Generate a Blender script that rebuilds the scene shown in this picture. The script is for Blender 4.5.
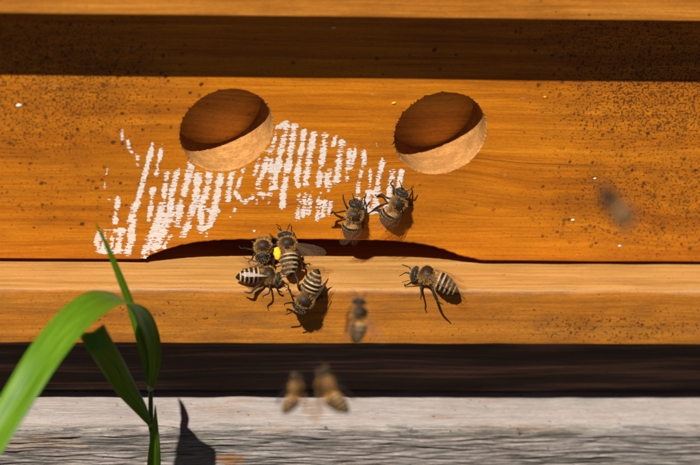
import bpy, bmesh, math, random
from mathutils import Vector, Matrix, noise as mnoise

for o in list(bpy.data.objects): bpy.data.objects.remove(o)
S = bpy.context.scene
COL = S.collection
R = math.radians

# ------------------------------------------------------------------ camera
PITCH, YAW, SLOPE, DIST, WIDE = R(30), R(18), R(0.30), 2.6, 0.1828
LENS = 36 * DIST / WIDE
TARGET = Vector((0, 0, 0.0088))
FW = Vector((math.sin(YAW)*math.cos(PITCH), math.cos(YAW)*math.cos(PITCH), -math.sin(PITCH)))
RT = Vector((math.cos(YAW), -math.sin(YAW), 0))
UP = RT.cross(FW)
_b = math.atan2(Vector((1, 0, 0)).dot(UP), RT.x) + SLOPE
RT, UP = RT*math.cos(_b) + UP*math.sin(_b), UP*math.cos(_b) - RT*math.sin(_b)
CAM = TARGET - FW*DIST
cd = bpy.data.cameras.new('camera'); cam = bpy.data.objects.new('camera', cd); COL.objects.link(cam)
m = Matrix((RT, UP, -FW)).transposed().to_4x4(); m.translation = CAM; cam.matrix_world = m
cd.sensor_width = 36; cd.lens = LENS; cd.clip_start = 0.05; cd.clip_end = 500
cd.dof.use_dof = True; cd.dof.focus_distance = DIST - 0.006; cd.dof.aperture_fstop = 15
S.camera = cam

# ------------------------------------------------------------------ light
SUN = Vector((-0.95, -1.0, 1.8)).normalized()
elev = math.asin(SUN.z)
w = bpy.data.worlds.new('World'); S.world = w; w.use_nodes = True
nt = w.node_tree
sky = nt.nodes.new('ShaderNodeTexSky'); sky.sky_type = 'NISHITA'; sky.sun_disc = False
sky.sun_elevation = elev; sky.sun_rotation = math.atan2(SUN.x, SUN.y); sky.air_density = 0.13; sky.dust_density = 0.3
bg = nt.nodes['Background']; bg.inputs['Strength'].default_value = 0.05
nt.links.new(sky.outputs['Color'], bg.inputs['Color'])
sd = bpy.data.lights.new('sun', 'SUN'); sun = bpy.data.objects.new('sun', sd); COL.objects.link(sun)
sd.energy = 5.0; sd.angle = R(0.53); sd.color = (1, 0.95, 0.87)
sun.rotation_euler = (-SUN).to_track_quat('-Z', 'Y').to_euler(); sun.location = (-1, -1.5, 2.5)
vs = S.view_settings; vs.view_transform = 'Standard'; vs.look = 'None'; vs.exposure = 0.68; vs.gamma = 1
S.render.engine = 'CYCLES'

def ray(px, py):
    k = WIDE/DIST/700
    return (FW + RT*((px-350)*k) + UP*((232.5-py)*k)).normalized()
def hit(px, py, p, n):
    """the point of the plane (p, n) that a pixel of the photograph looks at"""
    d = ray(px, py); p = Vector(p); n = Vector(n)
    return CAM + d*((p-CAM).dot(n)/d.dot(n))
def on_y(px, py, y): return hit(px, py, (0, y, 0), (0, 1, 0))
def on_z(px, py, z): return hit(px, py, (0, 0, z), (0, 0, 1))

# ------------------------------------------------------------------ material helpers
class NT:
    def __init__(s, name):
        s.m = bpy.data.materials.new(name); s.m.use_nodes = True; s.t = s.m.node_tree
        s.p = s.t.nodes['Principled BSDF']; s.out = s.t.nodes['Material Output']
    def n(s, typ, **kw):
        x = s.t.nodes.new('ShaderNode'+typ)
        for k, v in kw.items(): setattr(x, k, v)
        return x
    def put(s, sock, v):
        if isinstance(v, bpy.types.NodeSocket): s.t.links.new(v, sock)
        elif v is not None:
            if isinstance(v, (tuple, list)) and len(v) == 3 and sock.type == 'RGBA': v = (*v, 1)
            sock.default_value = v
    def math(s, op, a, b=0.0, c=None, clamp=False):
        x = s.n('Math', operation=op); x.use_clamp = clamp
        s.put(x.inputs[0], a); s.put(x.inputs[1], b)
        if c is not None: s.put(x.inputs[2], c)
        return x.outputs[0]
    def vm(s, op, a, b=None):
        x = s.n('VectorMath', operation=op); s.put(x.inputs[0], a)
        if b is not None:
            s.put(x.inputs['Scale'] if op == 'SCALE' else x.inputs[1], b)
        return x.outputs['Value'] if op == 'LENGTH' else x.outputs[0]
    def mm(s): return s.vm('SCALE', s.n('TexCoord').outputs['Object'], 1000.0)
    def noise(s, v, scl, detail=3, rough=.55, dist=0, off=(0, 0, 0)):
        x = s.n('TexNoise'); x.inputs['Scale'].default_value = 1
        x.inputs['Detail'].default_value = detail; x.inputs['Roughness'].default_value = rough
        x.inputs['Distortion'].default_value = dist
        u = s.vm('MULTIPLY', v, scl)
        if any(off): u = s.vm('ADD', u, off)
        s.t.links.new(u, x.inputs['Vector']); return x.outputs['Fac']
    def ramp(s, f, stops):
        x = s.n('ValToRGB'); e = x.color_ramp.elements
        while len(e) < len(stops): e.new(.5)
        for i, (p, c) in enumerate(stops):
            e[i].position = p; e[i].color = (*c, 1) if len(c) == 3 else c
        s.put(x.inputs[0], f); return x.outputs[0]
    def rng(s, f, a, b, c=0., d=1.):
        x = s.n('MapRange'); x.clamp = True; x.interpolation_type = 'SMOOTHSTEP'
        s.put(x.inputs[0], f)
        for i, v in enumerate((a, b, c, d)): s.put(x.inputs[i+1], v)
        return x.outputs[0]
    def mix(s, f, a, b, mode='MIX'):
        x = s.n('Mix', data_type='RGBA', blend_type=mode)
        s.put(x.inputs[0], f); s.put(x.inputs[6], a); s.put(x.inputs[7], b)
        return x.outputs[2]
    def specks(s, v, cell, size, mask):
        """irregular dark spots: two sizes of blotch noise, the threshold lowered where the mask is high"""
        n1 = s.noise(v, (.95/cell, 1/cell, 1.05/cell), 1.0, .5, .1)
        n2 = s.noise(v, (.35/cell, .4/cell, .45/cell), 1, .5, 0, (4, 4, 4))
        thr = s.math('SUBTRACT', .80-.03*size, s.math('MULTIPLY', mask, .20))
        d = s.math('SUBTRACT', s.math('ADD', n1, s.math('MULTIPLY', s.math('SUBTRACT', n2, .5), .25)), thr)
        return s.math('MULTIPLY', s.rng(d, -.045, .065), s.rng(mask, .0, .08))
    def dots(s, v, cell, size, mask):
        x = s.n('TexVoronoi'); x.inputs['Scale'].default_value = 1.0
        wob = s.n('TexNoise'); wob.inputs['Scale'].default_value = 1.6/cell; wob.inputs['Detail'].default_value = 3; s.t.links.new(v, wob.inputs['Vector'])
        s.t.links.new(s.vm('ADD', s.vm('SCALE', v, 1/cell), s.vm('SCALE', wob.outputs['Color'], .7)), x.inputs['Vector'])
        sep = s.n('SeparateColor'); s.t.links.new(x.outputs['Color'], sep.inputs[0])
        r = s.math('MULTIPLY', s.math('ADD', s.math('POWER', sep.outputs[0], 3.0), .15), size/cell)
        on = s.rng(s.math('SUBTRACT', mask, sep.outputs[1]), 0, .1)
        return s.math('MULTIPLY', s.math('MULTIPLY', s.rng(s.math('SUBTRACT', r, x.outputs['Distance']), -.10, .16), on), s.math('ADD', s.math('MULTIPLY', sep.outputs[2], .6), .4))
    def blob(s, v, c, rad):
        d = s.vm('LENGTH', s.vm('DIVIDE', s.vm('SUBTRACT', v, c), rad))
        return s.rng(d, 0.15, 1.0, 1.0, 0.0)
    def bump(s, h, strength, dist=.0002):
        b = s.n('Bump'); b.inputs['Strength'].default_value = strength; b.inputs['Distance'].default_value = dist
        s.put(b.inputs['Height'], h); s.t.links.new(b.outputs[0], s.p.inputs['Normal'])
    def fin(s, col=None, rough=.5, spec=.4):
        if col is not None: s.put(s.p.inputs['Base Color'], col)
        s.put(s.p.inputs['Roughness'], rough); s.p.inputs['Specular IOR Level'].default_value = spec
        return s.m

def wood(name, stops, blobs=(), cell=1.5, size=.8, streak=(.12, .04, .004), fine=.45, rough=.45, off=(0, 0, 0),
         speck_col=(.045, .016, .005), base_mask=.03, warp=6, wear=None, streak_amt=.4, bump=.5, spec=.35, knots=(), bdist=.00012):
    k = NT(name); v = k.mm()
    if any(off): v = k.vm('ADD', v, off)
    wv = k.noise(v, (.010, .03, .045), 2, .5)
    sh = k.n('CombineXYZ'); k.t.links.new(k.math('MULTIPLY', k.math('SUBTRACT', wv, .5), warp), sh.inputs[2])
    u = k.vm('ADD', v, sh.outputs[0])
    for (cx, cz, amp, rad) in knots:       # grain flows round a knot
        b = k.blob(v, (cx, 0, cz), (rad*2.2, 999, rad))
        s2 = k.n('CombineXYZ'); k.t.links.new(k.math('MULTIPLY', b, amp), s2.inputs[2]); u = k.vm('ADD', u, s2.outputs[0])
    f1 = k.noise(u, (.007, .22, .26), 4, .6, .4)
    f1b = k.noise(u, (.02, .9, 1.1), 3, .6)
    f = k.math('ADD', k.math('MULTIPLY', f1, .65), k.math('MULTIPLY', f1b, .35))
    c = k.ramp(f, stops)
    f2 = k.noise(u, (.045, 1.5, 1.9), 7, .78)
    c = k.mix(fine, c, k.ramp(f2, [(.32, (.30, .27, .22)), (.48, (.95, .95, .95)), (.66, (1.5, 1.48, 1.4))]), 'MULTIPLY')
    gn = k.noise(v, (.9, 1.6, 1.9), 4, .75, 0, (5, 1, 2))
    c = k.mix(.30, c, k.ramp(gn, [(.34, (.45, .42, .36)), (.5, (1, 1, 1)), (.66, (1.35, 1.3, 1.2))]), 'MULTIPLY')
    st = k.math('MULTIPLY', k.rng(k.noise(u, (.03, 1.6, 2.2), 4, .6, 0, (7, 3, 1)), .60, .72), streak_amt)
    c = k.mix(st, c, streak)
    blot = k.rng(k.noise(v, (.035, .06, .07), 3, .6, 0, (3, 9, 4)), .35, .7)
    c = k.mix(k.math('MULTIPLY', blot, .35), c, k.mix(1, c, (.62, .52, .42), 'MULTIPLY'))
    if wear: c = wear(k, v, u, c)
    mask = None
    for (cx, cz, rx, rz, amt) in blobs:
        b = k.math('MULTIPLY', k.blob(v, (cx, 0, cz), (rx, 999, rz)), amt)
        mask = b if mask is None else k.math('MAXIMUM', mask, b)
    mask = k.math('ADD', mask, base_mask) if mask is not None else k.math('ADD', base_mask, 0)
    s1 = k.specks(v, cell, size, mask)
    s2 = k.dots(k.vm('ADD', v, (31, 17, 53)), cell*2.0, size*.68, k.math('SUBTRACT', k.math('MULTIPLY', mask, 1.05), .24))
    sp = k.math('MULTIPLY', k.math('MAXIMUM', k.math('MULTIPLY', s1, .85), s2), .9)
    c = k.mix(k.math('MULTIPLY', k.math('MULTIPLY', k.rng(mask, .15, 1), k.rng(k.noise(v, (.15, .3, .3), 5, .7, 0, (8, 8, 1)), .35, .65)), .42), c, (.17, .055, .008))
    c = k.mix(sp, c, speck_col)
    h = k.math('ADD', f2, k.math('MULTIPLY', k.noise(u, (.3, 9, 11), 2), .6))
    k.bump(h, bump, bdist)
    return k.fin(c, k.rng(f2, .3, .7, rough+.12, rough-.06), spec)

def xm(px, py): p = on_y(px, py, 0); return p.x*1000, p.z*1000
def sp(px, py, rx, ry, a): x, z = xm(px, py); return (x, z, rx/3.65, ry/3.26, a)

def front_wear(k, v, u, c):
    pale = k.rng(k.noise(u, (.05, 2, 2.6), 5, .7, 0, (1, 5, 8)), .60, .70)
    c = k.mix(k.math('MULTIPLY', pale, .38), c, (.66, .33, .085))
    st2 = k.rng(k.noise(v, (.022, .05, .075), 4, .62, 0, (6, 2, 7)), .48, .70)
    c = k.mix(k.math('MULTIPLY', st2, .38), c, (.22, .062, .004))
    # a few long dark hairline checks
    ck = k.rng(k.noise(u, (.012, 1.0, 1.5), 2, .5, 0, (11, 2, 6)), .685, .70)
    c = k.mix(k.math('MULTIPLY', ck, .55), c, (.10, .035, .006))
    # small chips where bare wood shows
    chip = k.dots(k.vm('ADD', k.vm('MULTIPLY', v, (.55, 1, 1.3)), (5, 5, 71)), 5.0, .55, .3)
    return k.mix(k.math('MULTIPLY', chip, .8), c, (.72, .52, .36))

ORANGE = [(.28, (.27, .068, .002)), (.44, (.47, .136, .004)), (.56, (.58, .185, .006)), (.74, (.70, .262, .014))]
M = {}
M['front'] = wood('varnished_pine', ORANGE, [sp(45, 85, 210, 125, 1.0), sp(675, 90, 210, 120, 1.08), sp(665, 200, 210, 100, .85), sp(640, 40, 200, 50, .9), sp(60, 190, 150, 70, .42), sp(430, 200, 260, 40, .18), sp(350, 60, 400, 40, .22)],
                  cell=.62, size=.9, wear=front_wear, base_mask=.14, knots=[(xm(690, 215)[0], xm(690, 215)[1], 5, 13), (xm(430, 185)[0], xm(430, 185)[1], -3, 14)])
M['rail'] = wood('varnished_rail', [(.3, (.36, .115, .010)), (.5, (.55, .20, .022)), (.7, (.66, .28, .045))], base_mask=.08, off=(40, 0, 90), wear=front_wear)
M['disc'] = wood('hole_bottom_wood', [(.3, (.55, .21, .016)), (.5, (.76, .33, .036)), (.7, (.86, .43, .07))], base_mask=.1, off=(140, 0, 30), warp=16, knots=[(xm(203, 110)[0]+140, xm(203, 110)[1]+30, 5, 5), (xm(428, 116)[0]+140, xm(428, 116)[1]+30, 6, 4)])

def raw_wear(k, v, u, c):
    g = k.rng(k.noise(v, (.5, .25, .5), 4, .7), .4, .66)
    c = k.mix(k.math('MULTIPLY', g, .55), c, (.34, .16, .05))
    tm = k.rng(k.noise(v, (.10, 2.6, .10), 3, .6, 0, (3, 1, 1)), .52, .66)
    c = k.mix(k.math('MULTIPLY', tm, .45), c, (.30, .14, .045))
    return c
M['raw'] = wood('raw_cut_wood', [(.3, (.40, .18, .045)), (.5, (.50, .245, .07)), (.7, (.58, .31, .11))], [], cell=.9, size=.75, base_mask=.85,
                speck_col=(.30, .13, .045), wear=raw_wear, rough=.8, spec=.1, bump=.9)

def landing_wear_highlight(k, v, u, c):
    # foot-worn top: paler, greyed, driven by facing up only (the worn face of the board)
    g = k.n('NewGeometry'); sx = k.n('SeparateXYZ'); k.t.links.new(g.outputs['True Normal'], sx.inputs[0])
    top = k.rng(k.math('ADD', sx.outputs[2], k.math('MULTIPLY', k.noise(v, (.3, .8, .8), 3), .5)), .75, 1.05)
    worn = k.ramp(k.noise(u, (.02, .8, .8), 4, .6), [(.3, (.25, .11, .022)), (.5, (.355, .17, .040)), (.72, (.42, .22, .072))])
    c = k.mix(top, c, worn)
    s = k.n('SeparateXYZ'); k.t.links.new(v, s.inputs[0])
    e = k.math('MULTIPLY', k.rng(k.math('ADD', s.outputs[1], k.math('MULTIPLY', k.noise(v, (.12, .5, .5), 4, .7), 2.2)), LAND_Y*1000+2.6, LAND_Y*1000+1.2),
               k.rng(s.outputs[2], LAND_TOP*1000-1.8, LAND_TOP*1000-.5))
    c = k.mix(k.math('MULTIPLY', e, k.rng(k.noise(v, (.03, .2, .2), 3, .6, 0, (6, 6, 6)), .35, .65, .0, .3)), c, (.33, .25, .16))  # pale highlight along the front arris, painted in patches
    grime = k.rng(k.noise(v, (.06, .3, .2), 5, .7, 0, (2, 2, 9)), .46, .7)
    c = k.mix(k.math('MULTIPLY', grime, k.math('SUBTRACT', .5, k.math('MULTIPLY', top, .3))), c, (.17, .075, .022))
    gr = k.rng(k.noise(v, (1.3, 1.6, 1.3), 4, .75), .5, .68)
    return k.mix(k.math('MULTIPLY', gr, .3), c, (.20, .09, .025))

# heights and depths read from the photograph (metres)
LAND_TOP = -0.0012
LAND_Y = on_z(350, 290, LAND_TOP).y
LAND_BOT = on_y(350, 344.5, LAND_Y).z
_h = 0.0255
PLANK_TOP = LAND_BOT - _h
PLANK_Y = on_z(350, 429, PLANK_TOP).y
RAIL_D = 0.0152
RAIL_Z = on_y(350, 18.5, -RAIL_D).z
GROUND = PLANK_TOP - 0.13
print('LAND_Y', LAND_Y, 'LAND_BOT', LAND_BOT, 'PLANK', PLANK_TOP, PLANK_Y, 'RAIL_Z', RAIL_Z)
_lz = LAND_BOT*500
M['landing'] = wood('landing_wood', [(.28, (.26, .078, .006)), (.45, (.42, .140, .011)), (.57, (.50, .18, .016)), (.75, (.60, .25, .036))],
                    [(72, -12, 45, 9, .85), (-60, -9, 60, 7, .45), (30, -14, 60, 6, .3)], cell=.7, size=.7, wear=landing_wear_highlight, rough=.62, spec=.25, base_mask=.08, off=(0, 0, 0), streak=(.16, .07, .015))
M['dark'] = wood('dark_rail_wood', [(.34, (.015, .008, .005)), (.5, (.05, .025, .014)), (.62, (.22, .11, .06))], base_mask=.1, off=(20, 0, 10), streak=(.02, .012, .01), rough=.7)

def grey_wear_pale_top(k, v, u, c):
    s = k.n('SeparateXYZ'); k.t.links.new(v, s.inputs[0])
    crack = k.rng(k.noise(u, (.05, .4, .8), 7, .78, .5, (5, 0, 3)), .48, .57)
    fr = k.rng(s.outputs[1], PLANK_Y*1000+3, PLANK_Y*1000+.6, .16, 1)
    c = k.mix(k.math('MULTIPLY', k.math('SUBTRACT', 1.16, fr), .5), c, (.50, .43, .405))  # top face coloured paler so its strip reads brighter than the front
    c = k.mix(k.math('MULTIPLY', k.math('MULTIPLY', crack, fr), .7), c, (.045, .047, .038))
    pl_ = k.rng(k.noise(u, (.09, 1.6, 1.6), 5, .7, .3, (2, 7, 3)), .55, .68)
    c = k.mix(k.math('MULTIPLY', pl_, .55), c, (.62, .57, .52))
    grn = k.rng(k.noise(v, (.05, .2, .2), 4, .6, 0, (1, 8, 2)), .5, .75)
    c = k.mix(k.math('MULTIPLY', grn, .3), c, (.19, .20, .15))
    brn = k.rng(k.noise(v, (.03, .15, .12), 3, .6, 0, (9, 1, 5)), .56, .7)
    c = k.mix(k.math('MULTIPLY', brn, .35), c, (.34, .20, .10))
    rl = k.math('ABSOLUTE', k.math('SUBTRACT', k.noise(u, (.022, .5, .55), 4, .6, 0, (1, 1, 9)), .5))
    c = k.mix(k.math('MULTIPLY', k.math('MULTIPLY', k.rng(rl, .004, .016, 1, 0), k.rng(k.noise(v, (.04, .3, .3), 2, .5, 0, (4, 7, 2)), .42, .58)), k.math('MULTIPLY', fr, .3)), c, (.06, .058, .05))
    kn = k.rng(k.math('MULTIPLY', k.blob(v, KNOT, (8, 999, 3.6)), k.math('MULTIPLY', k.noise(v, (.5, .8, 1.3), 6, .8), 2.0)), .35, .95)
    c = k.mix(k.math('MULTIPLY', kn, .8), c, (.30, .13, .04))
    return c
_kp = on_y(230, 459, PLANK_Y); KNOT = (_kp.x*1000, 0, _kp.z*1000)
def grey_mat():
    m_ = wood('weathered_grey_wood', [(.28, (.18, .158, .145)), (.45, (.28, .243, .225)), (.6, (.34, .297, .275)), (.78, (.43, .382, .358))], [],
              wear=grey_wear_pale_top, rough=.85, spec=.1, base_mask=.12, streak=(.12, .11, .09), streak_amt=.6, fine=.8, bump=1.0, bdist=.0004, speck_col=(.06, .05, .04), warp=5)
    return m_
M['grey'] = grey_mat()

k = NT('flaked_white_paint'); v = k.mm()
M['paint'] = k.fin(k.ramp(k.noise(v, (.5, 2, 2.5), 4, .7), [(.3, (.55, .43, .36)), (.5, (.72, .62, .555)), (.7, (.82, .74, .69))]), .75, .2)
k.bump(k.noise(v, (1.5, 3, 4), 3), .25, .00005)
k = NT('dry_soil'); v = k.vm('SCALE', k.n('TexCoord').outputs['Object'], 1.0)
M['ground'] = k.fin(k.ramp(k.noise(v, (9, 9, 9), 6, .7), [(.3, (.026, .019, .009)), (.5, (.042, .031, .014)), (.7, (.055, .048, .022))]), .95, .1)

# ------------------------------------------------------------------ mesh helpers
def link(name, me, mat=None, parent=None, smooth=False):
    o = bpy.data.objects.new(name, me); COL.objects.link(o)
    if mat and not me.materials: me.materials.append(mat)
    if parent: o.parent = parent
    if smooth:
        for p in me.polygons: p.use_smooth = True
    return o
def mesh(name, V, F, mat=None, parent=None, smooth=False):
    me = bpy.data.meshes.new(name); me.from_pydata([tuple(v) for v in V], [], F); me.validate(); me.update()
    return link(name, me, mat, parent, smooth)
def empty(name, loc, label, cat, group=None):
    o = bpy.data.objects.new(name, None); COL.objects.link(o); o.location = loc; o.empty_display_size = .01
    tag(o, label, cat, group); return o
def tag(o, label, cat, group=None):
    o['label'] = label; o['category'] = cat
    if group: o['group'] = group
def rounded(pts, r, n=4):
    """round the corners of a closed (y,z) profile; r per corner"""
    out = []; N = len(pts)
    for i in range(N):
        p0, p, p1 = (Vector(pts[j % N]) for j in (i-1, i, i+1)); ri = r[i]
        a = (p0-p).normalized(); b = (p1-p).normalized()
        if ri <= 0: out.append(p); continue
        A, B = p+a*ri, p+b*ri
        for t in range(n+1):
            t /= n; out.append((1-t)**2*A + 2*t*(1-t)*p + t*t*B)
    return out
def resample(prof, step):
    out = []
    N = len(prof)
    for i in range(N):
        a, b = prof[i], prof[(i+1) % N]; n = max(1, min(60, int((b-a).length/step)))
        for j in range(n): out.append(a.lerp(b, j/n))
    return out
def beam(name, prof, x0, x1, nx, mat, parent, amp=0, fx=60, fz=400, seed=0, grain=0):
    """closed (y,z) profile swept along x with uneven surface"""
    V = []; F = []; n = len(prof)
    for i in range(nx+1):
        x = x0 + (x1-x0)*i/nx
        for (y, z) in prof:
            a = Vector((x*fx+seed, y*fz, z*fz)); d = mnoise.noise(a)*amp
            if grain: d += mnoise.noise(Vector((x*fx*3+seed, y*1500, z*1500)))*grain
            V.append((x, y+d, z+mnoise.noise(a+Vector((9, 3, 1)))*amp + (mnoise.noise(Vector((x*fx*3, y*1500, z*1500+50)))*grain if grain else 0)))
    for i in range(nx):
        for j in range(n):
            a, b = i*n+j, i*n+(j+1) % n
            F.append((a, a+n, b+n, b))
    F.append(tuple(range(n))); F.append(tuple(nx*n+j for j in reversed(range(n))))
    o = mesh(name, V, F, mat, parent)
    for p in o.data.polygons[:-2]: p.use_smooth = True
    bm = bmesh.new(); bm.from_mesh(o.data); bmesh.ops.recalc_face_normals(bm, faces=bm.faces); bm.to_mesh(o.data); bm.free()
    try: o.data.set_sharp_from_angle(angle=R(50))
    except Exception: pass
    return o
V2 = lambda y, z: Vector((y, z))

# ------------------------------------------------------------------ ground
gm = bmesh.new()
bmesh.ops.create_grid(gm, x_segments=60, y_segments=60, size=60)
for v in gm.verts: v.co.z = GROUND
gme = bpy.data.meshes.new('ground'); gm.to_mesh(gme); gm.free()
g = link('ground', gme, M['ground']); g['kind'] = 'structure'

# ------------------------------------------------------------------ the hive
X0, X1, DEEP = -0.235, 0.225, 0.40
hive = empty('beehive', (0, 0, PLANK_TOP), 'orange varnished wooden beehive with two round holes and a low entrance slot', 'beehive')
def hp(o):
    o.parent = hive; o.matrix_parent_inverse = Matrix.Translation((0, 0, -PLANK_TOP)); return o

def smooth_curve(P, per=8):
    out = []
    for i in range(len(P)-1):
        p0, p1, p2, p3 = P[max(i-1, 0)], P[i], P[i+1], P[min(i+2, len(P)-1)]
        for j in range(per):
            t = j/per
            out.append(.5*((2*p1)+(p2-p0)*t+(2*p0-5*p1+4*p2-p3)*t*t+(3*p1-p0-3*p2+p3)*t**3))
    out.append(P[-1]); return out

BZ = RAIL_Z + 0.004
cut = [on_y(px, py, 0) for px, py in [(139, 261), (152, 256), (168, 250), (190, 244.6), (215, 241.6), (250, 240.6), (300, 240.6), (350, 241), (390, 242), (420, 245), (442, 250), (462, 257), (484, 264)]]
cut = [Vector((p.x, p.z)) for p in cut]; cut[0].y = 0; cut[-1].y = 0
cut = smooth_curve(cut)
bottom = [Vector((X0, 0))] + [Vector((X0+(cut[0].x-X0)*i/12, 0)) for i in range(1, 12)] + cut + [Vector((cut[-1].x+(X1-cut[-1].x)*i/12, 0)) for i in range(1, 13)]
HOLES = []
for (l, r_, t, b) in ((181, 272, 89.5, 170.5), (395, 486, 92.5, 174)):
    c = on_y((l+r_)/2, (t+b)/2, 0); HOLES.append((c.x, c.z))
HR, HD = 0.0121, 0.0134
bm = bmesh.new(); rnd = random.Random(4)
def loop(pts):
    vs_ = [bm.verts.new(p) for p in pts]
    return vs_, [bm.edges.new((vs_[i], vs_[(i+1) % len(vs_)])) for i in range(len(vs_))]
lipn = len(bottom); edges = []
RDZ = .0006
def lipz(p): return p.y + RDZ + .00025*mnoise.noise(Vector((p.x*700, 0, 3)))
outer = [Vector((p.x, 0, lipz(p))) for p in bottom] + [Vector((X1, 0, BZ)), Vector((X0, 0, BZ))]
ov, oe = loop(outer); edges += oe
hv = []; NS = 320
for hi, (cx, cz) in enumerate(HOLES):
    pts = []
    for i in range(NS):
        a = 2*math.pi*i/NS
        q = Vector((math.cos(a)*3, math.sin(a)*3, hi*7))
        side = abs(math.cos(a))
        rr = HR + .00030 + .00022*mnoise.noise(q) + (.0004+.0011*side**2)*max(0, mnoise.noise(Vector((q.x*4, q.y*13, hi))) + .05)*max(0, .9+1.3*mnoise.noise(q*2.3))
        pts.append(Vector((cx+rr*math.cos(a), 0, cz+rr*math.sin(a))))
    lv, le = loop(pts); hv.append(lv); edges += le
bmesh.ops.triangle_fill(bm, use_beauty=True, edges=edges)
for f in bm.faces:
    f.material_index = 0
    f.normal_update()
    if f.normal.y > 0: f.normal_flip()
def bridge(a, b, mi, smooth=True):
    n = len(a)
    for i in range(n):
        f = bm.faces.new((a[i], a[(i+1) % n], b[(i+1) % n], b[i])); f.material_index = mi; f.smooth = smooth
# outer edge: rounded lower arris, underside, back
ring = ov
for (dy, dz) in ((.00022, -.00035), (.0006, -.0006), (.022, -.0006)):
    nv = [bm.verts.new((p.co.x, dy, p.co.z + (dz if i < lipn else 0))) for i, p in enumerate(ov)]
    bridge(ring, nv, 0, False); ring = nv
bf = bmesh.ops.triangle_fill(bm, use_beauty=True, edges=[bm.edges.get((ring[i], ring[(i+1) % len(ring)])) for i in range(len(ring))])
for hi, ((cx, cz), lv) in enumerate(zip(HOLES, hv)):
    prev = lv
    for (dep, off) in ((.0005, .00012), (.0012, .00003), (.004, 0), (.008, 0), (HD, 0)):
        nr = []
        for i in range(NS):
            a = 2*math.pi*i/NS; q = Vector((math.cos(a)*5, math.sin(a)*5, hi*7+dep*500))
            rr = HR + off + .00005*mnoise.noise(q*6)
            nr.append(bm.verts.new((cx+rr*math.cos(a), dep, cz+rr*math.sin(a))))
        bridge(prev, nr, 1); prev = nr
    cap = [bm.verts.new(v.co) for v in prev]
    f = bm.faces.new(cap); f.material_index = 2; f.normal_update()
    if f.normal.y > 0: f.normal_flip()
me = bpy.data.meshes.new('front_board'); bm.to_mesh(me); bm.free()
for k_ in ('front', 'raw', 'disc'): me.materials.append(M[k_])
front = hp(link('front_board', me))

hp(beam('upper_rail', resample(rounded([(-RAIL_D, RAIL_Z), (-RAIL_D, RAIL_Z+.06), (.022, RAIL_Z+.06), (.022, RAIL_Z)], [.0008, .001, 0, 0]), .008), X0, X1, 60, M['rail'], None, .00012, 30, 80))
land_prof = resample(rounded([(LAND_Y, LAND_TOP), (.05, LAND_TOP), (.05, LAND_BOT), (LAND_Y, LAND_BOT)], [.0011, 0, 0, .0007]), .002)
hp(beam('landing_board', land_prof, X0, X1, 240, M['landing'], None, .00022, 90, 260, 5))
RY = .004
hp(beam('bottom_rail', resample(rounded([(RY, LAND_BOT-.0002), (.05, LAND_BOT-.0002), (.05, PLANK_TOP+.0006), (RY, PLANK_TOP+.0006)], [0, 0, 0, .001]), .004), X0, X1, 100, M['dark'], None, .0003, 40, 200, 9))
def box(name, x0, x1, y0, y1, z0, z1, mat):
    V = [(x, y, z) for x in (x0, x1) for y in (y0, y1) for z in (z0, z1)]
    return hp(mesh(name, V, [(0, 1, 3, 2), (4, 6, 7, 5), (0, 4, 5, 1), (2, 3, 7, 6), (0, 2, 6, 4), (1, 5, 7, 3)], mat))
box('side_panel', X0, X0+.022, .0225, DEEP-.0225, .0005, BZ+.05, M['front'])
box('side_panel', X1-.022, X1, .0225, DEEP-.0225, .0005, BZ+.05, M['front'])
box('back_panel', X0, X1, DEEP-.022, DEEP, PLANK_TOP+.001, BZ+.05, M['front'])
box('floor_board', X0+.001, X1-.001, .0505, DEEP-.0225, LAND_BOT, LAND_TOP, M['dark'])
box('lid', X0-.005, X1+.005, -RAIL_D-.024, DEEP+.01, RAIL_Z+.0605, RAIL_Z+.085, M['rail'])  # out-of-view lid, front overhang widened to keep sky light off the wall

# ------------------------------------------------------------------ weathered plank under the hive
pp = rounded([(PLANK_Y, PLANK_TOP), (.42, PLANK_TOP), (.42, GROUND-.005), (PLANK_Y, GROUND-.005)], [.0018, 0, 0, 0])
pl = []
for i in range(len(pp)):
    a, b = pp[i], pp[(i+1) % len(pp)]; L = (b-a).length
    seg = []
    if L > .2: seg = [a.lerp(b, t) for t in (0, .004/L, .008/L, .012/L, .016/L, .02/L, .03/L)]
    elif L > .1 and abs(a.x-PLANK_Y) < .002:  # front face (walked upwards)
        seg = [a.lerp(b, t) for t in (0, .3, .5, .7, .8)] + [a.lerp(b, .87+.13*j/110) for j in range(110)]
    else: seg = [a]
    pl += seg
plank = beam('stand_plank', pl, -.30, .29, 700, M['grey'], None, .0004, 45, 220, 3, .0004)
tag(plank, 'weathered grey plank under the hive with lit top edge and a brown knot', 'plank')

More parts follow.
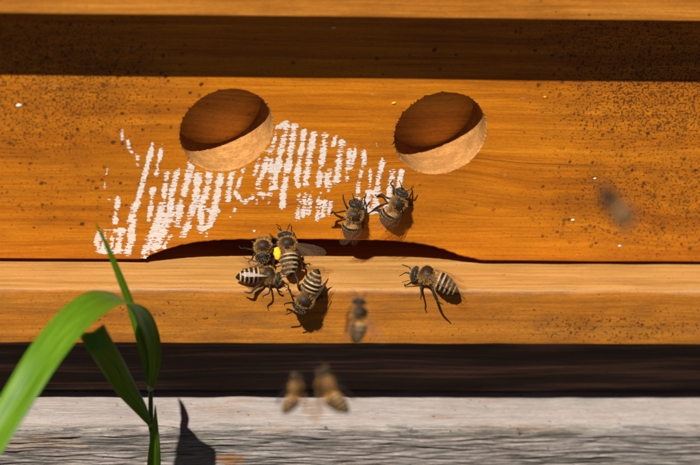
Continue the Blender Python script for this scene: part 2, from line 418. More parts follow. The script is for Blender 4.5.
# ------------------------------------------------------------------ flaked white paint strokes
def P5(c): return [(90+x/3.21, 115+y/3.21) for x, y in c]
def P6(c): return [(190+x/3.32, 110+y/3.32) for x, y in c]
def P7(c): return [(280+x/3.877, 110+y/3.877) for x, y in c]
ST = [(P5([(105, 48), (102, 76)]), 4.5, .8), (P5([(120, 85), (134, 120), (152, 130), (150, 162)]), 5, .9),
 (P5([(200, 90), (190, 140), (172, 200), (155, 270)]), 5.5, .95), (P5([(155, 270), (132, 335), (138, 345), (122, 442)]), 8.5, 1), (P5([(232, 95), (212, 192)]), 5, .9),
 (P5([(55, 172), (48, 230), (66, 278)]), 3.5, .45), (P5([(88, 270), (80, 345)]), 6.5, .8), (P5([(28, 400), (35, 372), (108, 372)]), 7, .95), (P5([(100, 375), (92, 432)]), 7, .9),
 (P5([(24, 400), (32, 432), (95, 434)]), 8, .9), (P5([(48, 380), (44, 425)]), 6.5, .85), (P5([(72, 385), (66, 428)]), 5.5, .7), (P5([(202, 240), (190, 335)]), 6, .9), (P5([(247, 185), (236, 262)]), 6, .9), (P5([(230, 285), (220, 330), (195, 400), (178, 446)]), 10, .97),
 (P5([(280, 178), (265, 250), (255, 320)]), 7, .95), (P5([(258, 315), (240, 355), (205, 432)]), 11, .97), (P5([(327, 155), (310, 220), (290, 290), (282, 352)]), 8, .95), (P5([(347, 190), (335, 290), (300, 385)]), 8.5, .95),
 (P5([(262, 385), (238, 425)]), 6, .75), (P5([(215, 330), (250, 335), (300, 350)]), 7, .7),
 (P6([(28, 212), (15, 300), (3, 352)]), 7, .9), (P6([(66, 205), (55, 270), (33, 330), (40, 402)]), 8, .95), (P6([(102, 208), (92, 270), (78, 350), (52, 398)]), 8, .95), (P6([(10, 300), (60, 330), (90, 335)]), 7, .7),
 (P6([(146, 200), (130, 240), (124, 302)]), 6.5, .9), (P6([(178, 190), (165, 240), (155, 275), (180, 303), (208, 288)]), 6, .85), (P6([(228, 165), (214, 214)]), 5, .85),
 (P6([(262, 130), (245, 200), (228, 250), (245, 290)]), 7, .85), (P6([(288, 62), (275, 130), (266, 200), (268, 255), (262, 305)]), 6, .8), (P6([(284, 62), (322, 42)]), 6.5, .95), (P6([(322, 42), (302, 130), (285, 212), (280, 255)]), 7.5, .93),
 (P6([(346, 50), (332, 160), (312, 270), (308, 318)]), 7, .95), (P6([(150, 330), (133, 362)]), 5, .7), (P6([(60, 408), (55, 418)]), 4, .6), (P6([(205, 402), (250, 408)]), 4, .35), (P6([(222, 300), (222, 325)]), 5, .5),
 (P7([(92, 82), (78, 180), (68, 260), (70, 292)]), 6.5, .95), (P7([(132, 92), (110, 200), (98, 285)]), 7, .95), (P7([(176, 92), (160, 200), (146, 292)]), 7.5, .93), (P7([(213, 108), (206, 140)]), 5, .9), (P7([(240, 128), (230, 200), (220, 275)]), 7.5, .95),
 (P7([(190, 235), (180, 270), (192, 305)]), 9, .85), (P7([(270, 155), (262, 262)]), 7, .85), (P7([(293, 142), (275, 230)]), 5, .85), (P7([(322, 160), (326, 200), (306, 262), (302, 345)]), 6, .8), (P7([(352, 222), (348, 295)]), 4.5, .6),
 (P7([(398, 198), (384, 270), (376, 318)]), 6.5, .9), (P7([(340, 320), (385, 322)]), 7, .85), (P7([(340, 335), (335, 388), (375, 388)]), 9, .9), (P7([(372, 340), (370, 380)]), 8, .9), (P7([(434, 238), (424, 310), (412, 385)]), 7, .9), (P7([(472, 232), (456, 300)]), 6, .85),
 *[(P7([(x+5, 322), (x-4, 345+8*(i % 2))]), 5, .8) for i, x in enumerate((70, 96, 118, 150))], *[(P7([(x+6, 358), (x, 385), (x-3, 420-9*(i % 3))]), 6.5, .86) for i, x in enumerate((70, 92, 112, 148, 170, 192))], (P7([(380, 330), (345, 400)]), 6, .6),
 (P7([(330, 108), (345, 150)]), 3.5, .35), (P7([(372, 130), (384, 150)]), 3.5, .35), (P7([(22, 40), (60, 30)]), 3, .3)]
CELL = .00012; USED = set()
def stroke(pts, wpx, dens, idx):
    P = [on_y(x, y, 0) for x, y in pts]; P = [Vector((p.x, p.z)) for p in P]
    P = [p + Vector((.00035*mnoise.noise(Vector((i*3.7, idx, 0))), 0)) for i, p in enumerate(P)]
    if len(P) > 2: P = smooth_curve(P, 5)
    hw = wpx/3.83e3/2*.86; pad = hw*1.9
    sn = lambda a: math.floor(a/CELL)*CELL
    x0, x1 = sn(min(p.x for p in P)-pad), max(p.x for p in P)+pad; z0, z1 = sn(min(p.y for p in P)-pad), max(p.y for p in P)+pad
    nx, nz = int((x1-x0)/CELL)+1, int((z1-z0)/CELL)+1
    V, F, ids = [], [], {}
    def vid(i, j):
        if (i, j) not in ids:
            x, z = x0+i*CELL, z0+j*CELL
            ids[(i, j)] = len(V)
            V.append((x, -.00006-.00002*mnoise.noise(Vector((x*700, z*1500, 2))), z))
        return ids[(i, j)]
    for i in range(nx):
        for j in range(nz):
            c = Vector((x0+(i+.5)*CELL, z0+(j+.5)*CELL))
            d = 9
            for a, b in zip(P, P[1:]):
                ab = b-a; t = max(0, min(1, (c-a).dot(ab)/max(ab.length_squared, 1e-12)))
                d = min(d, (c-a-ab*t).length)
                if d < hw*.2: break
            if d > pad: continue
            x, z = c
            g1 = mnoise.noise(Vector((x*110, z*820, 0)))*.7 + mnoise.noise(Vector((x*260, z*2100, 8)))*.6        # wood-grain breaks
            g2 = mnoise.noise(Vector((x*1100, z*2900, 5)))
            g3 = mnoise.noise(Vector((x*220, z*300, 11)))        # clumps
            if any((x-hx)**2+(z-hz)**2 < (HR+.0009)**2 for hx, hz in HOLES): continue
            edge = 1-(d/hw)**2
            g4 = mnoise.noise(Vector((x*60, z*3600, 21)))          # hairline scratches along the grain
            f = max(edge, -1.7)*.50 + g1*.62 + g2*.75 + g3*.72 + g4*.45 + (dens-.92)*1.4
            key = (round(x/CELL-.5), round(z/CELL-.5))
            if f > .10 and key not in USED: USED.add(key); F.append((vid(i, j), vid(i+1, j), vid(i+1, j+1), vid(i, j+1)))
    if not F: return
    me_ = bpy.data.meshes.new('paint_stroke'); me_.from_pydata(V, [], F); me_.update()
    o = link('paint_stroke', me_, M['paint'], front)
for i, s in enumerate(ST): stroke(*s, i)

# ------------------------------------------------------------------ bee
def attr_mat(name, rough, spec=.5, sheen=0):
    k_ = NT(name); a = k_.n('Attribute', attribute_name='Col')
    if sheen: k_.p.inputs['Sheen Weight'].default_value = sheen
    return k_.fin(a.outputs['Color'], rough, spec)
M['bee'] = attr_mat('bee_chitin', .5, .16)
M['hair'] = attr_mat('bee_hair', .7, .2)
k = NT('bee_eye'); M['eye'] = k.fin((.008, .006, .006), .16, .6)
k = NT('pollen'); M['pollen'] = k.fin(k.ramp(k.noise(k.mm(), (4, 4, 4), 3), [(.35, (.62, .26, .005)), (.65, (.85, .46, .02))]), .85, .1)
k_ = NT('bee_wing'); k_.fin((.40, .26, .15), .3, .4)
tr = k_.n('BsdfTransparent'); tr.inputs[0].default_value = (.93, .86, .77, 1)
mx = k_.n('MixShader'); mx.inputs[0].default_value = .07
k_.t.links.new(tr.outputs[0], mx.inputs[1]); k_.t.links.new(k_.p.outputs[0], mx.inputs[2]); k_.t.links.new(mx.outputs[0], k_.out.inputs[0])
M['wing'] = k_.m
M['wing_fly'] = k_.m.copy(); M['wing_fly'].name = 'bee_wing_spread'
for n_ in M['wing_fly'].node_tree.nodes:
    if n_.type == 'MIX_SHADER': n_.inputs[0].default_value = .06
k_ = NT('bee_wing_glint'); k_.fin((.85, .76, .72), .3, .8)  # pale, half-opaque copy of the wing film: a white reflection painted in
tr = k_.n('BsdfTransparent'); tr.inputs[0].default_value = (.95, .9, .85, 1)
mx = k_.n('MixShader'); mx.inputs[0].default_value = .5
k_.t.links.new(tr.outputs[0], mx.inputs[1]); k_.t.links.new(k_.p.outputs[0], mx.inputs[2]); k_.t.links.new(mx.outputs[0], k_.out.inputs[0])
M['wing_glint'] = k_.m
k = NT('wing_vein'); M['vein'] = k.fin((.10, .055, .025), .5)

# x, z centre, half width, half height (mm)
SEC = [(-7.3, 1.75, .04, .04), (-7.0, 1.85, .45, .42), (-6.4, 2.0, .98, .9), (-5.4, 2.2, 1.55, 1.4), (-4.2, 2.4, 1.95, 1.8), (-3.0, 2.55, 2.15, 2.02), (-1.9, 2.65, 2.05, 1.98),
       (-1.1, 2.7, 1.5, 1.55), (-.75, 2.75, .75, .75), (-.45, 2.8, .9, .9), (0, 2.85, 1.5, 1.5), (.6, 2.9, 1.9, 1.85), (1.4, 2.95, 2.08, 2.0), (2.2, 2.9, 1.95, 1.85),
       (2.85, 2.75, 1.45, 1.4), (3.15, 2.6, .75, .8), (3.35, 2.5, .95, 1.0), (3.65, 2.4, 1.6, 1.4), (4.15, 2.25, 1.85, 1.6), (4.65, 2.05, 1.6, 1.5), (5.0, 1.8, 1.1, 1.15), (5.25, 1.55, .6, .7), (5.4, 1.4, .05, .08)]
FAT = 1.10
BANDS = [-6.15, -5.1, -3.95, -2.85, -1.75]        # hind margins of the abdominal rings
def sec(t):
    i = min(int(t), len(SEC)-2); f = t-i
    p = [SEC[max(0, min(len(SEC)-1, j))] for j in (i-1, i, i+1, i+2)]
    return [.5*((2*p[1][c])+(p[2][c]-p[0][c])*f+(2*p[0][c]-5*p[1][c]+4*p[2][c]-p[3][c])*f*f+(3*p[1][c]-p[0][c]-3*p[2][c]+p[3][c])*f**3) for c in range(4)]
def lerp3(a, b, t): return tuple(a[i]+(b[i]-a[i])*t for i in range(3))
BLK, CRM, AMB, BRN, GLD = (.010, .007, .005), (.46, .31, .15), (.24, .11, .028), (.020, .010, .005), (.50, .235, .045)
def body_col(x, nz, rnd_, pale):
    if x < -.75:
        c = BLK
        for q, b in enumerate(BANDS):
            d = x-b
            if -.05 < d < .95: pass
            wdt = .27 if q else .24
            if -wdt < d-.05 < wdt*.35: c = lerp3(CRM, AMB, .15+.25*(q/4)*(1-pale))
        if x > -1.9 and c == BLK: c = AMB
        if nz < -.35: c = lerp3(c, (.22, .13, .06), .7)
        return c
    if x < 3.15:
        return lerp3(BRN, (.16, .08, .03), max(0, min(1, .8-nz)))
    return (.014, .010, .008) if x < 4.9 else (.03, .018, .01)
def tube(V, F, C, pts, rad, col, n=6, flat=None):
    base = len(V); m_ = len(pts)
    for i, p in enumerate(pts):
        p = Vector(p); t = (Vector(pts[min(i+1, m_-1)])-Vector(pts[max(i-1, 0)])).normalized()
        a = t.cross(Vector((.13, .2, 1))).normalized(); b = t.cross(a)
        for j in range(n):
            q = 2*math.pi*j/n; V.append(p + (a*math.cos(q) + b*math.sin(q))*rad[i]); C.append(col)
    for i in range(m_-1):
        for j in range(n):
            F.append((base+i*n+j, base+i*n+(j+1) % n, base+(i+1)*n+(j+1) % n, base+(i+1)*n+j))
    F.append(tuple(base+j for j in reversed(range(n)))); F.append(tuple(base+(m_-1)*n+j for j in range(n)))
def colour(me_, C):
    a = me_.color_attributes.new('Col', 'FLOAT_COLOR', 'POINT')
    a.data.foreach_set('color', [c for q in C for c in (*q, 1)])
FORE = [(0, 0), (.15, .03), (.4, .045), (.7, .035), (.9, -.01), (.985, -.08), (1, -.14), (.96, -.22), (.86, -.29), (.7, -.335), (.52, -.32), (.36, -.25), (.2, -.14), (.07, -.05)]
FVEIN = [[(0, 0), (.3, .035), (.62, .035)], [(0, -.01), (.4, -.02), (.62, .03)], [(0, -.02), (.3, -.09), (.62, -.12), (.88, -.1)], [(.2, -.05), (.45, -.2), (.6, -.31)], [(.44, -.1), (.5, -.2)], [(.62, .02), (.66, -.1), (.72, -.22)], [(.5, -.2), (.72, -.22), (.9, -.24)]]
def bend(p, curl, twist):
    """let the abdomen droop and swing sideways behind the waist"""
    p = Vector(p)
    if p.x < -.75:
        q = Vector((-.75, 0, 2.75)); d = p-q; kk = min(1, -d.x/3)
        d = Matrix.Rotation(-curl*kk, 3, 'Y') @ d; d = Matrix.Rotation(twist*kk, 3, 'Z') @ d
        return q+d
    return p
def bee(label, org, fwd, up, scale=1.0, wings='rest', legs='stand', curl=.12, twist=0, seed=1, hair=1.0, pollen=None, pale=.8, head=(0, 0), milky=False, amber=0, group='honey bees around the hive entrance'):
    rd = random.Random(seed); K = scale*1e-3
    up = Vector(up).normalized(); fwd = Vector(fwd); fwd = (fwd-up*fwd.dot(up)).normalized(); left = up.cross(fwd)
    root = empty('honey_bee', org, label, 'bee', group)
    root.rotation_mode = 'QUATERNION'; root.rotation_quaternion = Matrix((fwd, left, up)).transposed().to_quaternion()
    V, F, C = [], [], []; NR, NG = 132, 30; NRM = []
    hrot = Matrix.Rotation(head[0], 3, 'Z') @ Matrix.Rotation(head[1], 3, 'Y'); hc = Vector((3.2, 0, 2.6))
    for i in range(NR):
        x, zc, hw, hh = sec((len(SEC)-1)*i/(NR-1)); hw = max(hw, .02); hh = max(hh, .02)
        if x < -1.2:     # overlapping abdominal rings
            for b in BANDS:
                if b-.02 < x < b+.5: s_ = 1+.035*(1-(x-b)/.5); hw *= s_; hh *= s_
        for j in range(NG):
            a = 2*math.pi*j/NG; cy, cz = math.cos(a), math.sin(a)
            hz = hh*(1 if cz > 0 else .86)
            p = Vector((x, hw*FAT*cy, zc+hz*FAT*cz))
            if x < -.75: p = bend(p, curl, twist)
            elif x > 3.15:
                p = hc + hrot @ (p-hc)
            V.append(p); c = body_col(x + .05*math.sin(j*2.1), cz, rd, pale)
            if amber: c = lerp3(c, (.30, .13, .015), amber if x < 3.1 else amber*.3)
            C.append(c); NRM.append((x, cz))
    for i in range(NR-1):
        for j in range(NG):
            F.append((i*NG+j, i*NG+(j+1) % NG, (i+1)*NG+(j+1) % NG, (i+1)*NG+j))
    F.append(tuple(range(NG))); F.append(tuple((NR-1)*NG+j for j in reversed(range(NG))))
    nb = len(V); J = lambda a: rd.uniform(-a, a)
    for s_ in (1, -1):
        if legs == 'stand':
            L = [[(2.3, .9*s_, 1.5), (3.2+J(.2), 2.2*s_, 2.2), (4.3+J(.3), (2.9+J(.3))*s_, .9), (5.1+J(.5), (3.1+J(.4))*s_, .15), (5.8+J(.5), (3.1+J(.5))*s_, .08)],
                 [(1.3, 1.1*s_, 1.3), (1.5+J(.4), (3.0+J(.2))*s_, 2.1), (1.0+J(.7), (4.3+J(.3))*s_, .7), (.6+J(.9), (5.0+J(.3))*s_, .15), (.3+J(.9), (5.6+J(.3))*s_, .08)],
                 [(.3, 1.0*s_, 1.3), (-.9+J(.3), (2.7+J(.2))*s_, 2.2), (-2.5+J(.4), (3.5+J(.3))*s_, 1.1), (-3.6+J(.5), (4.0+J(.4))*s_, .2), (-4.6+J(.5), (4.2+J(.5))*s_, .08)]]
        else:
            L = [[(2.3, .8*s_, 1.5), (2.9, 1.6*s_, .9), (2.3, 1.5*s_, -.2), (1.5, 1.3*s_, -.7)], [(1.3, 1*s_, 1.2), (1.2, 2.2*s_, .4), (.2, 2.0*s_, -.7), (-.8, 1.8*s_, -1.2)],
                 [(.3, .9*s_, 1.2), (-.9, 2.0*s_, .3), (-2.6, 1.9*s_, -1.0), (-4.2, 1.7*s_, -1.8)]]
        for q, pl_ in enumerate(L):
            rr = [.30, .27, .20, .15, .10][:len(pl_)] if q < 2 else [.32, .30, .38, .26, .11][:len(pl_)]
            pts = smooth_curve([Vector(p) for p in pl_], 3); rads = []
            for i in range(len(pts)):
                t = i/3; a = min(int(t), len(rr)-2); rads.append(rr[a]+(rr[a+1]-rr[a])*(t-a))
            tube(V, F, C, pts, rads, (.014, .009, .006) if q < 2 else (.02, .011, .006))
    me_ = bpy.data.meshes.new('body'); me_.from_pydata([v*K for v in V], [], F); me_.update(); colour(me_, C)
    body = link('body', me_, M['bee'], root, True)
    # eyes
    for s_ in (1, -1):
        ev, ef = [], []; A, B = 10, 14
        for i in range(A+1):
            th = math.pi*i/A
            for j in range(B):
                ph = 2*math.pi*j/B
                p = Vector((.55*math.sin(th)*math.cos(ph), .42*math.sin(th)*math.sin(ph), 1.12*math.cos(th)))
                p = Matrix.Rotation(-.5, 3, 'Y') @ p + Vector((4.25, 1.55*s_, 2.3)); ev.append((hc+hrot @ (p-hc))*K)
        for i in range(A):
            for j in range(B): ef.append((i*B+j, i*B+(j+1) % B, (i+1)*B+(j+1) % B, (i+1)*B+j))
        mesh('eye', ev, ef, M['eye'], root, True)
        av, af, ac = [], [], []
        ap = [Vector((4.9, .35*s_, 2.3)), Vector((5.6, (.9+J(.2))*s_, 2.9+J(.2))), Vector((6.3, (1.3+J(.2))*s_, 2.9+J(.3))), Vector((7.4+J(.3), (1.9+J(.5))*s_, 2.4+J(.5)))]
        ap = [(hc+hrot @ (p-hc)) for p in ap]
        tube(av, af, ac, ap, [.10, .12, .13, .11], (.012, .008, .006))
        am = bpy.data.meshes.new('antenna'); am.from_pydata([v*K for v in av], [], af); colour(am, ac); link('antenna', am, M['bee'], root, True)
    # fuzz
    hV, hF, hC = [], [], []
    n_h = int(5000*hair)
    for _ in range(n_h):
        i = rd.randrange(3, NR-4); j = rd.randrange(NG); x, cz = NRM[i*NG+j]
        a, b, c = V[i*NG+j], V[i*NG+(j+1) % NG], V[(i+1)*NG+j]
        n_ = (c-a).cross(b-a)
        if n_.length < 1e-9: continue
        n_.normalize(); ax = Vector(V[i*NG+j]) - Vector((V[i*NG+j].x, 0, 2.7))
        if n_.dot(ax) < 0: n_ = -n_
        p = a + (b-a)*rd.random() + (c-a)*rd.random()
        if -.7 < x < 3.2:
            bald = cz > .45 and .3 < x < 2.5 and abs(p.y) < 1.05
            if bald and rd.random() < .45: continue
            ln = rd.uniform(.35, .8)*(.5 if bald else 1); col = lerp3((.06, .028, .010), (.22, .10, .03), rd.random()**2) if bald else lerp3(GLD, (.55, .33, .11), rd.random()*.8); lean = Vector((-.35, 0, .1))
        elif x >= 3.2:
            if rd.random() < .5: continue
            ln = rd.uniform(.2, .45); col = lerp3((.30, .18, .07), (.5, .38, .2), rd.random()); lean = Vector((.1, 0, .15))
        elif x > -2.0:
            if rd.random() < .35: continue
            ln = rd.uniform(.35, .65); col = lerp3(GLD, CRM, rd.random()); lean = Vector((-.8, 0, 0))
        else:
            if min(abs(x-b+.02) for b in BANDS) > .2 or cz < -.6: continue
            ln = rd.uniform(.15, .3); col = lerp3(CRM, (.58, .45, .27), rd.random()); lean = Vector((-1.6, 0, 0))
        if amber: col = lerp3(col, (.5, .27, .05), amber)
        d = (n_ + lean + Vector((J(.35), J(.35), J(.35)))).normalized()*ln
        sd_ = d.cross(Vector((J(1), J(1), J(1)))).normalized()*.035
        q = len(hV); hV += [(p-sd_)*K, (p+sd_)*K, (p+d)*K]; hF.append((q, q+1, q+2)); hC += [lerp3(col, (0, 0, 0), .45)]*2 + [col]
    hm = bpy.data.meshes.new('fuzz'); hm.from_pydata(hV, [], hF); colour(hm, hC); hobj = link('fuzz', hm, M['hair'], root); hobj['kind'] = 'stuff'
    # wings
    W = {}
    for s_ in (1, -1):
        if wings == 'fly': W[s_] = ((.15, s_, .35), (1, 0, .3))
        elif wings == 'vee': W[s_] = ((-.75, .62*s_, .25), (.6, .75*s_, .1))
        else: W[s_] = ((-.97, (.16+J(.05))*s_, -.10+J(.03)), (.16, .95*s_, -.35))
    if isinstance(wings, dict): W.update(wings)
    wm = M['wing_fly'] if legs == 'fly' else M['wing']
    for s_ in (1, -1):
        for hind in (0, 1):
            u_, v_ = Vector(W[s_][0]).normalized(), Vector(W[s_][1])
            if hind: u_ = (u_ - v_*.18 + Vector((0, 0, -.03))).normalized()
            v_ = (v_-u_*v_.dot(u_)).normalized(); n_ = u_.cross(v_)
            ln = 6.2 if hind else 8.8
            b0 = Vector((.55 if hind else 1.1, 1.65*s_, 3.95 if hind else 4.15))
            def wp(u, v, lift=0):
                return (b0 + u_*u*ln + v_*v*ln*(1.1 if hind else 1) + n_*(.12*ln*.4*math.sin(u*3)*(1 if n_.z > 0 else -1)*.3 + lift))*K
            out = smooth_curve([Vector(q) for q in FORE+[FORE[0]]], 3)[:-1]
            inner = [Vector((.5+(q.x-.5)*.6, -.12+(q.y+.12)*.6)) for q in out]
            wv_ = [wp(q.x, q.y) for q in out] + [wp(q.x, q.y, .05) for q in inner] + [wp(.5, -.12, .07)]
            n0 = len(out); wf = [(i, (i+1) % n0, n0+(i+1) % n0, n0+i) for i in range(n0)] + [(n0+i, n0+(i+1) % n0, 2*n0) for i in range(n0)]
            wo = mesh('wing', wv_, wf, M['wing_glint'] if milky == s_ and not hind else wm, root, True)
            vv, vf, vc = [], [], []
            for ve in (FVEIN if not hind else FVEIN[:4]):
                pts = smooth_curve([Vector(q) for q in ve], 3)
                tube(vv, vf, vc, [wp(q.x, q.y, .02) for q in pts], [.045*K]*len(pts), BRN, 4)
            mesh('veins', vv, vf, M['vein'], wo)
    if pollen:
        for s_ in pollen:
            pv, pf = [], []; A, B = 20, 24
            for i in range(A+1):
                th = math.pi*i/A
                for j in range(B):
                    ph = 2*math.pi*j/B; q = Vector((1.8*math.cos(th), 1.0*math.sin(th)*math.cos(ph), 1.0*math.sin(th)*math.sin(ph)))
                    q *= 1+.16*mnoise.noise(q*1.7)+.06*mnoise.noise(q*7); pv.append((Vector((-1.0, 2.95*s_, 2.8))+q)*K)
            for i in range(A):
                for j in range(B): pf.append((i*B+j, i*B+(j+1) % B, (i+1)*B+(j+1) % B, (i+1)*B+j))
            mesh('pollen_load', pv, pf, M['pollen'], root, True)
    return root
def place(hd, tl, p, n, lift=2.6e-3, **kw):
    """head and tail pixels of a bee whose body axis lies lift above the surface (p, n)"""
    n = Vector(n).normalized(); a = hit(*hd, Vector(p)+n*lift, n); b = hit(*tl, Vector(p)+n*lift, n)
    L = (a-b).length*1000; f = (a-b).normalized()
    o = b + f*((a-b).length*7.3/12.7) - n*lift
    print('bee length', round(L, 1)); return bee(org=o, fwd=f, up=n, **kw)
WALL = ((0, 0, 0), (0, -1, 0))
place((357, 200), (348, 243), *WALL, label='bee climbing the wall above the entrance, head up beside the right paint patch', scale=.98, seed=1, curl=.3, head=(-.1, .1), pale=.2)
place((405, 192), (383, 229), *WALL, lift=3.2e-3, label='bee on the wall turned towards the round hole, standing over the last paint strokes', scale=.98, seed=2, curl=.35, pale=.2, head=(.05, .1))
place((285, 230), (292, 275), (0, LAND_Y, LAND_TOP+.0006), (0, -.62, .78), lift=3e-3, label='bee with a yellow pollen load and one wing held out, heading into the entrance', scale=1.0, seed=4, pollen=[1], curl=.05,
      wings={-1: ((-.22, -1, -.05), (.9, -.2, .2)), 1: ((-.97, .18, -.05), (.2, .95, -.2))})
place((283, 277), (236, 273), (0, LAND_Y+.004, LAND_TOP), (.05, -.25, 1), lift=2.7e-3, label='bee walking sideways along the landing edge with a pale milky wing raised', scale=.98, seed=6, curl=.1, head=(-.25, .1), milky=-1,
      wings={-1: ((-.9, -.42, .30), (.3, -.75, .35)), 1: ((-.95, .2, .2), (.25, .95, -.1))})
th5 = on_y(263, 247.5, -.0018); f5 = Vector((-.10, -.86, -.42)).normalized(); u5 = Vector((.03, -.42, .86)).normalized()
bee('bee facing outwards from the dark entrance slot, half behind another bee', th5 - f5*.0014 - u5*.0029, f5, u5, .98, seed=5, head=(0, .2), curl=.0)
place((298.5, 314), (319, 270), (0, LAND_Y-.0008, 0), (0, -1, .12), lift=3.1e-3, label='bee hanging head down on the front of the landing board', scale=1.03, seed=7, curl=-.05, head=(-.1, .2), pale=1)
place((412, 270), (458, 288), (0, LAND_Y+.0007, LAND_TOP+.0010), (.05, -.22, 1), lift=3.0e-3, label='bee alone on the landing board edge below the right end of the slot', scale=1.1, seed=3, curl=.06, twist=0, head=(.1, .2), pale=.4)

def fly(hd, tl, dist, roll, label, **kw):
    """a flying bee, dist metres nearer than the wall along the line of sight"""
    a = CAM + ray(*hd)*(DIST-dist)*1.0; b = CAM + ray(*tl)*(DIST-dist)
    f = (a-b).normalized(); n = Matrix.Rotation(roll, 3, f) @ (-FW); n = (n - f*n.dot(f)).normalized()
    kw.setdefault('scale', .95)
    print('fly', round((a-b).length*1000, 1))
    o = b + f*((a-b).length*7.3/12.7) - n*2.6e-3
    return bee(label, o, f, n, legs='fly', wings=kw.pop('wings', 'vee'), group='honey bees in flight', **kw)
fly((360, 301), (358, 341), .10, .4, 'blurred dark bee flying upright in front of the landing board', scale=.95, seed=11, pale=0, hair=.5)
fly((299, 375), (291, 417), .14, .9, 'blurred amber bee in flight, smaller of the pair under the landing board', scale=.86, seed=12, amber=.14, hair=.3, curl=.3)
fly((322, 372), (339, 413), .14, -1.0, 'blurred golden bee in flight, larger of the pair under the landing board', scale=1.08, seed=13, amber=.12, hair=.35, curl=.3)
fly((602, 188), (632, 226), .34, .2, 'very blurred grey bee flying past the plain right part of the wall', scale=.95, seed=14, pale=0, hair=.15, wings='rest')

# ------------------------------------------------------------------ grass plant
k = NT('grass_leaf'); a = k.n('Attribute', attribute_name='across'); sx = k.n('SeparateXYZ'); k.t.links.new(a.outputs['Vector'], sx.inputs[0])
vn = k.n('TexNoise'); vn.inputs['Scale'].default_value = 1; cv = k.n('CombineXYZ')
k.t.links.new(k.math('MULTIPLY', sx.outputs[0], 20), cv.inputs[0]); k.t.links.new(k.math('MULTIPLY', sx.outputs[1], .45), cv.inputs[1]); k.t.links.new(cv.outputs[0], vn.inputs['Vector'])
lc = k.ramp(vn.outputs['Fac'], [(.34, (.06, .15, .005)), (.5, (.12, .25, .009)), (.64, (.20, .35, .02))])
k.fin(lc, .34, .5)
tl_ = k.n('BsdfTranslucent'); k.put(tl_.inputs[0], k.mix(1, lc, (1.9, 1.75, .6), 'MULTIPLY'))
mx = k.n('MixShader'); mx.inputs[0].default_value = .48
k.t.links.new(k.p.outputs[0], mx.inputs[1]); k.t.links.new(tl_.outputs[0], mx.inputs[2]); k.t.links.new(mx.outputs[0], k.out.inputs[0])
M['leaf'] = k.m
k = NT('grass_stem'); M['stem'] = k.fin(k.ramp(k.noise(k.mm(), (2, 2, .1), 2), [(.3, (.03, .075, .008)), (.7, (.07, .14, .02))]), .45, .4)
k = NT('leaf_collar'); M['collar'] = k.fin((.30, .33, .12), .6)
PY = PLANK_Y - .0235
base = on_y(150.5, 465, PY); base.z = GROUND
plant = empty('grass_plant', base, 'green grass plant with a long arching blade growing before the weathered plank', 'grass')
def gp(o): o.parent = plant; o.matrix_parent_inverse = Matrix.Translation(-base); return o
def blade(pts, widths, wdirs, keel=.12):
    P = smooth_curve(pts, 9); n = len(P)
    def at(arr, i):
        t = i/9; a = min(int(t), len(arr)-2); f = t-a; return arr[a]*(1-f)+arr[a+1]*f
    V, F, A = [], [], []; NA = 9; s = 0
    for i, p in enumerate(P):
        t = (P[min(i+1, n-1)]-P[max(i-1, 0)]).normalized(); wv = at(wdirs, i); wv = (wv-t*wv.dot(t)).normalized(); nn = t.cross(wv); wd = at(widths, i)*1e-3
        if i: s += (p-P[i-1]).length
        for j in range(NA):
            c = -1+2*j/(NA-1)
            V.append(p + wv*(c*wd/2) + nn*(wd*keel*(abs(c)-.5) + wd*.012*mnoise.noise(Vector((s*120, c, 0))))); A.append((c+1.5, s*100, 0))
    for i in range(n-1):
        for j in range(NA-1): F.append((i*NA+j, i*NA+j+1, (i+1)*NA+j+1, (i+1)*NA+j))
    o = gp(mesh('leaf_blade', V, F, M['leaf'], None, True))
    at_ = o.data.attributes.new('across', 'FLOAT_VECTOR', 'POINT'); at_.data.foreach_set('vector', [c for q in A for c in q])
    md = o.modifiers.new('thick', 'SOLIDIFY'); md.thickness = .00018
    return o
aa = R(47); wA = Vector((math.sin(aa), -math.cos(aa), 0)); nodeA = on_y(150.5, 388, PY)
ptsA = [hit(px, py, nodeA, wA) for px, py in [(150.5, 390), (151.5, 372), (151.5, 352), (148, 332), (141, 315), (131, 304), (117, 299.5), (101, 301.5), (83, 313), (64, 332), (41, 362), (17, 401), (-4, 436), (-30, 478)]]
blade(ptsA, [1.2, 3.7, 5.5, 6.3, 7.0, 8.0, 8.8, 9.3, 9.4, 9.4, 9.2, 8.8, 8.2, 7.4], [wA]*14)
wI = lambda ang: RT*math.cos(R(ang)) + UP*math.sin(R(ang))
ptsB = [on_y(px, py, PY+.001-.0012*i) for i, (px, py) in enumerate([(150, 390), (146, 362), (139, 334), (130, 303), (120, 277), (108, 248), (95, 221)])]
blade(ptsB, [1.2, 2.0, 2.3, 2.2, 1.9, 1.2, .12], [wI(15)+FW*.4]*7, .25)
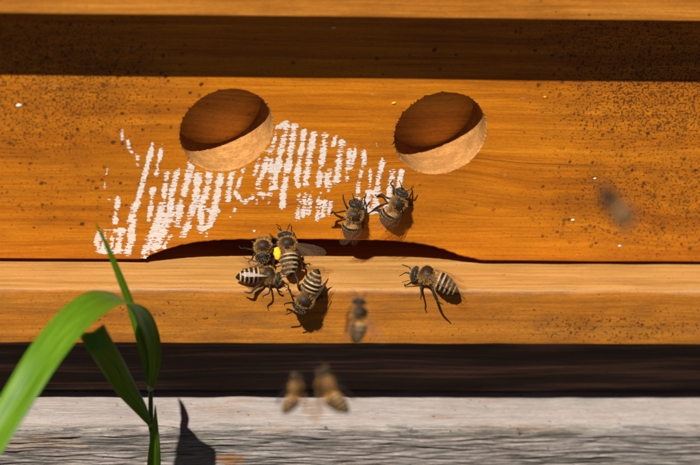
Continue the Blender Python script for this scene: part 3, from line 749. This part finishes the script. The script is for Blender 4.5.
ptsC = [on_y(px, py, PY-d*1e-3) for px, py, d in [(150, 424, 1), (141, 409, 4), (126, 388, 9), (113, 366, 14), (103, 350, 18), (96, 337, 21), (92.5, 330.5, 24), (92.5, 335, 27), (97, 350, 29)]]
blade(ptsC, [1.0, 3.4, 5.6, 6.4, 6.6, 6.6, 6.6, 6.3, 4.5], [wI(32)+FW*.25, wI(32)+FW*.25, wI(30)+FW*.2, wI(28), wI(24), wI(22), wI(20), wI(20), wI(20)])
ptsD = [on_y(151, 520, PY-.001), on_y(153, 490, PY-.003), on_y(154.5, 465, PY-.004), on_y(155, 445, PY-.005), on_y(155.5, 426, PY-.005), on_y(155.3, 405, PY-.006)]
blade(ptsD, [1.5, 3.6, 3.8, 3.0, 1.6, .1], [wI(5)+FW*.4]*6, .25)
V, F, C = [], [], []
sp_ = [nodeA, on_y(150.8, 424, PY), on_y(150.6, 465, PY), (on_y(150.6, 465, PY)+base)/2 + Vector((.001, 0, 0)), base-Vector((0, 0, .004))]
tube(V, F, C, smooth_curve(sp_, 4), [.00055+.0006*i/16 for i in range(17)], (0, 0, 0), 8)
gp(mesh('stem', V, F, M['stem'], None, True))
for (c, r0) in ((nodeA, .0009), (on_y(150.6, 424, PY), .00085)):
    V, F, C = [], [], []
    tube(V, F, C, [c+Vector((0, 0, z)) for z in (-.0007, -.0003, .0003, .0008)], [r0*.7, r0, r0*1.05, r0*.6], (0, 0, 0), 10)
    gp(mesh('leaf_collar', V, F, M['collar'], None, True))

# ------------------------------------------------------------------ crumbs stuck to the wall
for (px, py, r, mt) in ((394, 103, .00042, 'pollen'), (573, 220, .00035, 'paint'), (595, 178.5, .0003, 'paint'), (334, 27.5, .0003, 'paint'), (19, 105.5, .0005, 'paint'), (545, 97, .0003, 'pollen'), (620, 246, .0003, 'paint')):
    c = on_y(px, py, 0); bmc = bmesh.new(); bmesh.ops.create_icosphere(bmc, subdivisions=2, radius=r)
    for v in bmc.verts:
        v.co *= 1+.35*mnoise.noise(v.co*2600+Vector((px, 0, 0))); v.co.x *= 1.5; v.co.y *= .5; v.co += c
    mec = bpy.data.meshes.new('crumb'); bmc.to_mesh(mec); bmc.free(); link('crumb', mec, M[mt], front, True)
